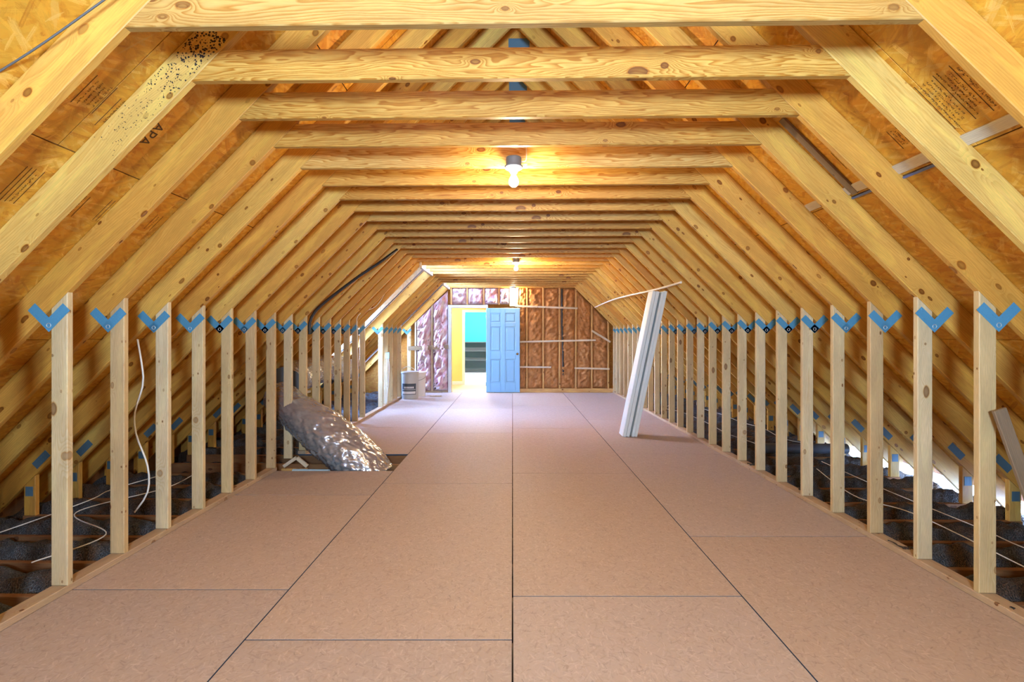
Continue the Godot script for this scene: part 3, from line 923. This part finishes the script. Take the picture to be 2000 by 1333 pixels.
# ------------------------------------------------------------------ rooms past the door
func far_rooms() -> void:
	var z1 := -14.45
	var z2 := -18.9
	var f := place("floor_hall")
	boxed("hall_boards", Vector3(-3.2, -0.03, -BACK - 0.02), Vector3(1.0, -0.001, z1 - 0.05), M.hall_floor, f)
	boxed("carpet", Vector3(-3.2, -0.03, z1 - 0.05), Vector3(1.0, -0.002, z2), M.carpet, f)
	var c := place("ceiling_hall")
	boxed("hall_ceiling", Vector3(-3.2, 2.44, -BACK - 0.12), Vector3(1.0, 2.48, z2), M.white, c)
	var wl := place("wall_hall")
	boxed("side_panel", Vector3(-3.24, 0, -BACK - 0.12), Vector3(-3.2, 2.44, z1), M.yellow, wl)
	boxed("side_panel", Vector3(1.0, 0, -BACK - 0.12), Vector3(1.04, 2.44, z1), M.yellow, wl)
	boxed("front_panel", Vector3(-3.2, 0, z1), Vector3(-1.38, 2.44, z1 - 0.1), M.yellow, wl)
	boxed("front_panel", Vector3(-0.62, 0, z1), Vector3(1.0, 2.44, z1 - 0.1), M.yellow, wl)
	boxed("front_panel", Vector3(-1.38, 2.10, z1), Vector3(-0.62, 2.44, z1 - 0.1), M.yellow, wl)
	var tr := place("trim_4")
	boxed("casing", Vector3(-1.42, 0, z1 + 0.015), Vector3(-1.35, 2.12, z1 - 0.11), M.white, tr)
	boxed("casing", Vector3(-0.65, 0, z1 + 0.015), Vector3(-0.58, 2.12, z1 - 0.11), M.white, tr)
	boxed("casing", Vector3(-1.42, 2.05, z1 + 0.014), Vector3(-0.58, 2.12, z1 - 0.109), M.white, tr)
	boxed("skirting", Vector3(-3.2, 0, z1 + 0.012), Vector3(-1.42, 0.10, z1), M.white, tr)
	var wr := place("wall_far")
	boxed("painted_panel", Vector3(-3.2, 0, z2), Vector3(1.0, 2.44, z2 - 0.05), M.turquoise, wr)
	boxed("side_panel", Vector3(-3.24, 0, z1 - 0.1), Vector3(-3.2, 2.44, z2), M.turquoise, wr)
	boxed("side_panel", Vector3(1.0, 0, z1 - 0.1), Vector3(1.04, 2.44, z2), M.turquoise, wr)
	# a low dark bookcase
	var b := thing("bookcase", "dark low bookcase against the turquoise wall seen through the doorway", "bookcase", Vector3(-1.5, 0, z2))
	boxed("back_board", Vector3(-0.65, 0.04, 0.005), Vector3(0.95, 1.14, 0.02), M.shelf, b)
	for y in [0.03, 0.47, 0.81, 1.13]: boxed("shelf", Vector3(-0.65, y, 0.02), Vector3(0.95, y + 0.03, 0.30), M.shelf, b)
	for x in [-0.65, 0.93]: boxed("side", Vector3(x, 0, 0.02), Vector3(x + 0.02, 1.16, 0.30), M.shelf, b)
	# ceiling light in the turquoise room
	var t := thing("ceiling_light", "glowing white ceiling light in the turquoise room past the doorway", "lamp", Vector3(-1.17, 2.44, -16.9))
	var st := tool()
	lathe(st, [Vector2(0.0, 0.0), Vector2(0.11, 0.0), Vector2(0.11, -0.025), Vector2(0.0, -0.025)])
	put("base", st, M.white, t)
	st = tool()
	lathe(st, [Vector2(0.0, -0.13), Vector2(0.07, -0.12), Vector2(0.12, -0.08), Vector2(0.13, -0.03), Vector2(0.0, -0.026)])
	put("shade", st, M.bulb, t)
	glow(t, Vector3(0, -0.18, 0), 14.0, Color(1.0, 0.97, 0.92), 0.12)
	t = thing("hall_light", "round ceiling light of the yellow hall behind the end wall", "lamp", Vector3(-2.4, 2.44, -13.5))
	st = tool()
	lathe(st, [Vector2(0.0, -0.13), Vector2(0.07, -0.12), Vector2(0.12, -0.08), Vector2(0.13, -0.03), Vector2(0.0, 0.0)])
	put("shade", st, M.bulb, t)
	glow(t, Vector3(0, -0.18, 0), 6.0, Color(1.0, 0.9, 0.72), 0.12)

# ------------------------------------------------------------------ things in the attic
func duct_run(called: String, label: String, pts: Array, radii: Array, seed: int) -> void:
	var path := smooth_path(pts, 0.018)
	var n := FastNoiseLite.new()
	n.seed = seed
	n.frequency = 1.0
	n.fractal_octaves = 3
	var frames := []
	var up := Vector3.UP
	for i in path.size():
		var t: Vector3 = (path[mini(i + 1, path.size() - 1)] - path[maxi(i - 1, 0)]).normalized()
		var s := t.cross(up).normalized()
		up = s.cross(t).normalized()
		frames.append([s, up])
	var nu := path.size() - 1
	var f := func(u: float, v: float) -> Vector3:
		var i := int(roundf(u * nu))
		var rp := u * (radii.size() - 1)
		var ri := mini(int(rp), radii.size() - 2)
		var r: float = lerpf(radii[ri], radii[ri + 1], rp - ri)
		var a := TAU * v
		var ca := cos(a)
		var sa := sin(a)
		var L := u * nu * 0.018
		var fold := n.get_noise_3d(ca * 2.2 + L * 2.0, sa * 2.2 - L * 2.0, L * 7.0)
		var fine := n.get_noise_3d(ca * 5.0 + L * 6.0, sa * 5.0, L * 22.0)
		var crisp := absf(n.get_noise_3d(ca * 4.0 - L * 9.0, sa * 4.0 + L * 5.0, L * 16.0 + 50.0))
		r *= 1.0 + 0.07 * fold + 0.04 * fine - 0.07 * crisp
		return path[i] + (frames[i][0] * ca + frames[i][1] * sa) * r
	var st := tool()
	sheet(st, nu, 110, f, Vector3.ZERO, null, 1, 1, true)
	var o := thing(called, label, "duct")
	put("foil_jacket", st, M.foil, o)
	# end caps of wadding inside the jacket
	for e in [0, nu]:
		var cst := tool()
		var cc: Vector3 = path[e]
		for k in 72:
			var nn: Vector3 = (path[0] - path[1]).normalized() if e == 0 else (path[-1] - path[-2]).normalized()
			tri(cst, cc, f.call(float(e) / nu, k / 72.0), f.call(float(e) / nu, (k + 1) / 72.0), nn, Vector2(), Vector2(), Vector2())
		put("end_collar", cst, M.box_grey, o)

func cable(label: String, pts: Array, r: float, m: Material, group := "") -> void:
	var st := tool()
	tube(st, pts, r, 6, 0.05)
	var o := put("cable", st, m, self)
	tag(o, label, "cable", group)

func buckets() -> void:
	var p := Vector3(-2.262, 0.0, -11.30)
	var t := thing("bucket", "tall grey bucket with a dark printed label beside the left studs", "bucket", p)
	var st := tool()
	lathe(st, [Vector2(0.0, 0.0), Vector2(0.175, 0.0), Vector2(0.18, 0.01), Vector2(0.188, 0.56), Vector2(0.18, 0.575), Vector2(0.0, 0.575)], Vector3.ZERO, 40)
	put("body", st, M.bucket_grey, t)
	st = tool()
	lathe(st, [Vector2(0.0, 0.60), Vector2(0.165, 0.60), Vector2(0.195, 0.592), Vector2(0.197, 0.56), Vector2(0.186, 0.555)], Vector3.ZERO, 40)
	put("lid", st, M.bucket_grey, t)
	# the label wraps round the front
	var f := func(u: float, v: float) -> Vector3:
		var a := lerpf(0.62, 2.45, u)
		var y := lerpf(0.10, 0.34, v)
		var r := 0.1822 + 0.008 * y / 0.56
		return Vector3(cos(a) * r, y, sin(a) * r)
	st = tool()
	sheet(st, 20, 2, f, Vector3.BACK)
	var lb := put("label", st, M.label_dark, t)
	for row in [[0.115, 0.17, 0.7, 2.4], [0.205, 0.213, 0.7, 2.4]]:
		var g := func(u: float, v: float) -> Vector3:
			var a := lerpf(row[2], row[3], u)
			var y := lerpf(row[0], row[1], v)
			var r := 0.1834 + 0.008 * y / 0.56
			return Vector3(cos(a) * r, y, sin(a) * r)
		st = tool()
		sheet(st, 20, 1, g, Vector3.BACK)
		put("label_stripe", st, M.bucket_white, lb)
	var cells := RandomNumberGenerator.new()
	cells.seed = 4
	var a0 := 0.95
	while a0 < 2.1:
		var a1 := a0 + cells.randf_range(0.05, 0.12)
		var g := func(u: float, v: float) -> Vector3:
			var a := lerpf(a0, a1, u)
			var y := lerpf(0.235, 0.275, v)
			return Vector3(cos(a) * 0.1865, y, sin(a) * 0.1865)
		st = tool()
		sheet(st, 2, 1, g, Vector3.BACK)
		put("label_print", st, M.bucket_white, lb)
		a0 = a1 + 0.05
	st = tool()
	tube(st, [Vector3(-0.19, 0.55, 0.02), Vector3(-0.17, 0.64, 0.0), Vector3(-0.06, 0.70, -0.02), Vector3(0.06, 0.66, -0.03), Vector3(0.10, 0.61, -0.03)], 0.006, 6, 0.03)
	put("handle", st, M.bucket_white, t)
	t = thing("bucket", "white bucket standing behind the grey labelled bucket", "bucket", p + Vector3(0.12, 0, -0.44))
	st = tool()
	lathe(st, [Vector2(0.0, 0.0), Vector2(0.135, 0.0), Vector2(0.14, 0.012), Vector2(0.152, 0.44), Vector2(0.16, 0.445), Vector2(0.16, 0.46), Vector2(0.153, 0.465), Vector2(0.156, 0.53), Vector2(0.165, 0.535), Vector2(0.165, 0.555), Vector2(0.0, 0.56)], Vector3.ZERO, 40)
	put("body", st, M.bucket_white, t)
	st = tool()
	tube(st, [Vector3(0.157, 0.49, 0.0), Vector3(0.14, 0.42, 0.11), Vector3(0.0, 0.37, 0.175), Vector3(-0.14, 0.42, 0.11), Vector3(-0.157, 0.49, 0.0)], 0.004, 6, 0.03)
	put("handle", st, M.grey_wire, t)
	# a scrap on the floor next to them
	var s := thing("wood_scrap", "small pale wood offcut lying on the floor near the buckets", "scrap", Vector3(-1.75, 0.0, -11.65))
	st = tool()
	board(st, Vector3(-0.12, 0.014, 0.05), Vector3(0.12, 0.014, -0.03), Vector3.FORWARD, 0.06, 0.022)
	put("offcut", st, M.pale_wood, s)

func trim_boards() -> void:
	var d := -6.98
	var x := 1.50
	var i := 0
	var names := ["leftmost of the pale boards leaning on the right rafters", "second from left of the pale boards leaning on the right rafters", "third from left of the pale leaning boards, right of the dark gap", "rightmost of the pale boards leaning on the right rafters"]
	for b in [[0.0, 0.046], [0.050, 0.044], [0.122, 0.036], [0.160, 0.040]]:
		var o := thing("trim_board", names[i], "board", Vector3(x + b[0], 0.0, d), "pale boards leaning on the right rafters")
		var st := tool()
		var len := 2.03 - 0.004 * (i % 3)
		prism(st, rect(0, 0, b[1], len), Vector3.ZERO, Vector3.RIGHT, Vector3.UP, Vector3.FORWARD, 0.236, 0.003, Vector2(0, 1))
		put("plank", st, M.trim_board, o)
		st = tool()
		box(st, Vector3(0.006, len, -0.22), Vector3(b[1] - 0.006, len + 0.001, -0.02), 0.0003)
		put("end_grain", st, M.trim, o)
		o.rotation.z = -0.205
		o.position.y = b[1] * sin(0.205) + 0.001
		i += 1

func strips() -> void:
	# laths nailed across the brown batts
	var z := -BACK + 0.012
	for s in [
		[Vector3(0.06, 2.105, z), Vector3(1.58, 2.05, z), 0.045, "long pale lath nailed high across the brown insulation"],
		[Vector3(0.18, 1.235, z), Vector3(2.02, 1.275, z), 0.042, "long pale lath nailed at mid height across the brown insulation"],
		[Vector3(0.18, 0.625, z), Vector3(0.94, 0.615, z), 0.04, "short low pale lath beside the bottom of the door"],
		[Vector3(1.51, 0.595, z), Vector3(2.36, 0.575, z), 0.042, "short low pale lath at the right end of the brown wall"],
		[Vector3(1.92, 1.51, z), Vector3(2.38, 1.23, z), 0.045, "slanting pale lath at the right end of the brown wall"]]:
		var o := thing("wood_lath", s[3], "lath", Vector3.ZERO, "laths across the brown insulation")
		var st := tool()
		board(st, s[0], s[1], Vector3.UP, s[2], 0.018)
		put("strip", st, M.pale_wood, o)
	var o := thing("plank", "weathered pale plank nailed across the pink insulation left of the door", "plank")
	var st := tool()
	board(st, Vector3(-2.53, 1.075, -BACK + 0.055), Vector3(-1.55, 1.115, -BACK + 0.055), Vector3.UP, 0.105, 0.022)
	put("strip", st, M.old_plank, o)
	# black pipe running down the brown wall
	o = thing("black_pipe", "thin black pipe running down the brown insulated wall", "pipe")
	st = tool()
	tube(st, [Vector3(1.205, 2.52, -BACK - 0.022), Vector3(1.21, 1.6, -BACK - 0.022), Vector3(1.23, 0.9, -BACK - 0.022), Vector3(1.235, 0.42, -BACK - 0.022)], 0.024, 10)
	put("pipe", st, M.black, o)
	# long PVC pipe lying along the right rafters
	o = thing("plastic_pipe", "long thin white pipe hung along the right rafters above the leaning boards", "pipe")
	st = tool()
	var k := RIGHT + KNEE - 0.028
	tube(st, [Vector3(k - 2.02, 2.02, -6.1), Vector3(k - 2.03, 2.03, -7.2), Vector3(k - 2.07, 2.07, -9.0), Vector3(k - 2.08, 2.08, -10.4), Vector3(k - 2.06, 2.06, -12.2)], 0.0145, 9, 0.15)
	put("pipe", st, M.pvc, o)
	# plank leaning by the first right stud
	o = thing("leaning_plank", "grey weathered plank leaning against the nearest right stud", "plank")
	st = tool()
	board(st, Vector3(2.47, 1.01, -2.60), Vector3(2.78, 0.03, -2.55), Vector3(0.95, 0.3, 0), 0.066, 0.02)
	put("plank_board", st, M.old_plank, o)

# offcuts of timber framing the hole in the floor under the duct
func hole_brace() -> void:
	var t := thing("timber_brace", "small tan triangle of timber framing in the floor hole behind the blue pipe", "brace")
	var st := tool()
	board(st, Vector3(-2.44, -0.06, -5.42), Vector3(-2.17, -0.06, -5.42), Vector3.UP, 0.08, 0.038)
	put("sill", st, M.gold_wood, t)
	st = tool()
	board(st, Vector3(-2.42, 0.0, -5.42), Vector3(-2.29, 0.09, -5.42), Vector3(-0.55, 0.83, 0), 0.035, 0.036)
	put("strut", st, M.pale_wood, t)
	st = tool()
	board(st, Vector3(-2.17, 0.0, -5.42), Vector3(-2.28, 0.09, -5.42), Vector3(0.55, 0.83, 0), 0.035, 0.034)
	put("strut", st, M.pale_wood, t)

func stamp(at: Vector3, s: float, w: float, h: float, seed: int, turn: float) -> void:
	# a printed block of short illegible lines on the underside of the roof boards
	var out := Vector3(-s * 0.70711, -0.70711, 0)
	var run := Vector3(s * 0.70711, -0.70711, 0)
	var al := Vector3(0, 0, -1)
	if turn != 0.0:
		run = run.rotated(out, turn)
		al = al.rotated(out, turn)
	var st := tool()
	var r := RandomNumberGenerator.new()
	r.seed = seed
	var rows := maxi(3, int(h / 0.019))
	for i in rows:
		var y := -h / 2 + h * (i + 0.5) / rows
		if i == 0 or i == rows - 1 or r.randf() < 0.2:
			prism(st, rect(-w / 2, y - 0.0014, w / 2, y + 0.0014), at, run, al, out, 0.0006, 0.0001)
			continue
		var x := -w / 2 + r.randf_range(0.0, 0.2) * w
		var stop := w / 2 - r.randf_range(0.0, 0.2) * w
		var th := r.randf_range(0.006, 0.011)
		while x < stop:
			var cw := r.randf_range(0.005, 0.009)
			var strokes := [rect(x, y - th / 2, x + 0.0018, y + th / 2), rect(x + cw - 0.0018, y - th / 2, x + cw, y + th / 2), rect(x, y + th / 2 - 0.0018, x + cw, y + th / 2), rect(x, y - 0.0009, x + cw, y + 0.0009), rect(x, y - th / 2, x + cw, y - th / 2 + 0.0018)]
			for k in 2: prism(st, strokes[r.randi() % 5], at, run, al, out, 0.0006, 0.0001)
			x += cw + (0.003 if r.randf() < 0.8 else 0.01)
	put("grade_stamp", st, M.ink, get_node("ceiling"))

func on_roof(px: float, py: float) -> Array:
	var x := (px - 1001.0) / FOCAL
	var y := (656.0 - py) / FOCAL
	if x < 0:
		# -X = line(d) + q,  Y = KNEE + RAFTER - q
		var d := (2.37 + KNEE + RAFTER - EYE) / (-x + y - 0.008)
		return [Vector3(x * d, EYE + y * d, -d), -1.0]
	var d := (RIGHT + KNEE + RAFTER - EYE) / (x + y)
	return [Vector3(x * d, EYE + y * d, -d), 1.0]

func stamps() -> void:
	var i := 0
	for s in [[185, 185, 0.16, 0.13], [222, 225, 0.17, 0.09], [40, 362, 0.2, 0.1], [150, 402, 0.14, 0.07], [206, 412, 0.15, 0.06], [1868, 188, 0.26, 0.24], [1760, 268, 0.12, 0.10], [1643, 312, 0.13, 0.06], [300, 435, 0.12, 0.07]]:
		var p := on_roof(s[0], s[1])
		stamp(p[0], p[1], s[2], s[3], 500 + i, 0.0)
		i += 1
	# the legible mark between the second and third left rafters
	var font := SystemFont.new()
	font.font_names = PackedStringArray(["Droid Sans"])
	for w in [["APA", 296, 262, 0.08]]:
		var p := on_roof(w[1], w[2])
		var tm := TextMesh.new()
		tm.text = w[0]
		tm.font = font
		tm.font_size = 64
		tm.pixel_size = w[3] / 64.0
		tm.depth = 0.001
		var o := put("grade_stamp", tm, M.ink, get_node("ceiling"))
		var out := Vector3(0.70711, -0.70711, 0)
		var x := Vector3(-0.70711, -0.70711, 0)
		o.transform = Transform3D(Basis(x, out.cross(x), out), p[0] + out * 0.0012)
		var st := tool()
		for e in [0.034, 0.046]:
			prism(st, rect(-0.075, -e - 0.002, 0.075, -e + 0.002), p[0], x, out.cross(x), out, 0.0008, 0.0001)
		put("grade_stamp", st, M.ink, get_node("ceiling"))

# ------------------------------------------------------------------
func _ready() -> void:
	# camera
	var cam := Camera3D.new()
	cam.name = "camera"
	cam.projection = Camera3D.PROJECTION_FRUSTUM
	cam.near = 0.05
	cam.far = 200.0
	cam.size = 0.05 * 1333.0 / FOCAL
	cam.frustum_offset = Vector2(-1.0 / FOCAL * 0.05, -10.5 / FOCAL * 0.05)
	add_child(cam)
	cam.position = Vector3(0, EYE, 0)
	cam.current = true
	# sky and exposure
	var we := WorldEnvironment.new()
	we.name = "world_environment"
	var env := Environment.new()
	env.background_mode = Environment.BG_SKY
	var sm := ProceduralSkyMaterial.new()
	sm.sky_top_color = Color(0.56, 0.72, 1.0)
	sm.sky_horizon_color = Color(0.80, 0.90, 1.0)
	sm.ground_bottom_color = Color(0.62, 0.66, 0.70)
	sm.ground_horizon_color = Color(0.78, 0.84, 0.92)
	sm.energy_multiplier = 230.0
	var sky := Sky.new()
	sky.sky_material = sm
	env.sky = sky
	env.tonemap_mode = Environment.TONE_MAPPER_LINEAR
	env.tonemap_exposure = 0.68
	env.sdfgi_enabled = true
	env.ssao_enabled = true
	env.ssil_enabled = true
	we.environment = env
	add_child(we)

	rng.seed = 2024
	noise.seed = 3
	noise.frequency = 1.0
	make_materials()
	plate_meshes()
	# setting
	deck()
	roof()
	eaves()
	end_wall()
	door()
	dormer(8.42, 9.60)
	dormer(11.27, 12.39)
	far_rooms()
	var wf := place("wall_front")
	var st := tool()
	prism(st, [Vector2(-4.25, -0.3), Vector2(4.25, -0.3), Vector2(4.25, 0.04), Vector2(0.1, 4.2), Vector2(-4.25, -0.1)], Vector3(0, 0, 3.25), Vector3.RIGHT, Vector3.UP, Vector3.BACK, 0.02, 0.001, Vector2(1, 0), 0, 0, 1.7, 1.7)
	put("wall_sheathing", st, M.osb[0], wf)
	for k in range(-2, 25): truss(k)
	# lamps
	bulb_lamp(Vector3(0.008, 2.43, -3.46), "nearest bare bulb glowing below its grey round box", 2.2)
	bulb_lamp(Vector3(0.056, 2.43, -7.94), "second bare bulb, hanging halfway down the attic", 4.5)
	bulb_lamp(Vector3(0.025, 2.44, -12.36), "farthest bare bulb, on the pale board above the door", 2.5)
	added_lamp(Vector3(0.05, 0.0, 1.25), 56.0)
	# contents
	eave_insulation(-1.0)
	eave_insulation(1.0)
	trim_boards()
	strips()
	buckets()
	duct_run("flexible_duct", "fat silver flexible duct rising from the hole in the floor", [Vector3(-1.50, -0.20, -5.56), Vector3(-1.72, 0.05, -5.58), Vector3(-2.05, 0.30, -5.64), Vector3(-2.42, 0.52, -5.76), Vector3(-2.75, 0.66, -6.05)], [0.26, 0.255, 0.25, 0.20, 0.19], 5)
	duct_run("flexible_duct", "silver wrapped duct running level behind the left studs", [Vector3(-2.78, 0.80, -6.25), Vector3(-2.86, 0.86, -7.0), Vector3(-2.88, 0.88, -8.0), Vector3(-2.95, 0.80, -9.0)], [0.2, 0.21, 0.2, 0.2], 6)
	roof_strips()
	stamps()
	hole_brace()
	wires()

func wires() -> void:
	cable("thick black cable hanging across the left rafters halfway along", [Vector3(-2.36, 1.40, -5.95), Vector3(-2.32, 1.66, -6.0), Vector3(-1.98, 2.05, -6.3), Vector3(-1.68, 2.32, -6.5), Vector3(-1.52, 2.52, -6.75)], 0.017, M.black)
	cable("thin grey wire stapled across the nearest left rafter", [Vector3(-1.98, 2.28, -1.865), Vector3(-1.75, 2.42, -1.862), Vector3(-1.55, 2.56, -1.862), Vector3(-1.36, 2.70, -1.862)], 0.0038, M.grey_wire)
	cable("loose white wire hanging down between the second and third left studs", [Vector3(-2.60, 1.36, -3.55), Vector3(-2.56, 1.10, -3.55), Vector3(-2.58, 0.98, -3.55), Vector3(-2.62, 0.85, -3.55), Vector3(-2.61, 0.70, -3.55), Vector3(-2.53, 0.48, -3.55), Vector3(-2.53, 0.30, -3.55), Vector3(-2.62, 0.16, -3.55)], 0.006, M.white_wire)
	cable("thin white wire curling from a left rafter down along the studs", [Vector3(-2.05, 2.05, -8.2), Vector3(-2.2, 1.85, -8.22), Vector3(-2.41, 1.70, -8.0), Vector3(-2.40, 1.4, -7.92), Vector3(-2.38, 0.8, -7.9), Vector3(-2.39, 0.3, -7.92)], 0.005, M.white_wire)
	var r := RandomNumberGenerator.new()
	r.seed = 8
	var where := ["nearest the floor edge", "beside the right studs", "in mid eave", "among the heel posts"]
	for i in 4:
		var x: float = [2.78, 3.30, 2.90, 3.45][i]
		var pts := []
		var d := r.randf_range(2.2, 2.6) if i < 2 else r.randf_range(5.95, 6.2)
		while d < (5.4 if i < 2 else 10.0):
			pts.append(Vector3(x + r.randf_range(-0.18, 0.18), 0.07 + r.randf_range(0.0, 0.06), -d))
			d += r.randf_range(0.35, 0.9)
		cable("white cable on the dark insulation of the right eave, %s" % where[i], pts, 0.0035, M.white_wire, "cables in the right eave")
	for i in 2:
		var x := -2.95 - 0.35 * i
		var pts := []
		var d := r.randf_range(2.4, 3.0)
		while d < 5.0:
			pts.append(Vector3(x + r.randf_range(-0.25, 0.25), 0.05 + r.randf_range(0.0, 0.08), -d))
			d += r.randf_range(0.3, 0.7)
		cable("white cable on the dark insulation of the left eave, %s" % ["nearest the studs", "nearest the roof"][i], pts, 0.004, M.white_wire, "cables in the left eave")
	# blue pipe in the floor hole, dark duct in the right eave, socket box on a stud
	var o := thing("blue_pipe", "pale blue pipe lying in the floor hole beside the silver duct", "pipe")
	var st := tool()
	tube(st, [Vector3(-2.28, -0.035, -5.32), Vector3(-1.90, -0.035, -5.30)], 0.035, 12)
	put("pipe", st, M.blue_pipe, o)
	o = thing("dark_pipe", "dark grey pipe lying across the joists of the right eave", "pipe")
	st = tool()
	tube(st, [Vector3(2.75, 0.125, -5.72), Vector3(3.72, 0.125, -5.70)], 0.055, 14)
	put("pipe", st, M.dark_duct, o)
	o = thing("socket_box", "small pale blue electrical box on a far left stud with white cables", "electrical box", Vector3(-2.42, 1.0, -9.93))
	st = tool()
	box(st, Vector3(-0.035, -0.06, -0.02), Vector3(0.035, 0.06, 0.035), 0.004)
	put("box", st, M.blue_pipe, o)
	for i in 3:
		st = tool()
		tube(st, [Vector3(-0.02 + 0.02 * i, -0.055, 0.0), Vector3(-0.03 + 0.03 * i, -0.3, 0.02), Vector3(-0.06 + 0.03 * i, -0.7, 0.0), Vector3(-0.04, -0.95, -0.02)], 0.004, 6)
		put("cable", st, M.white_wire, o)
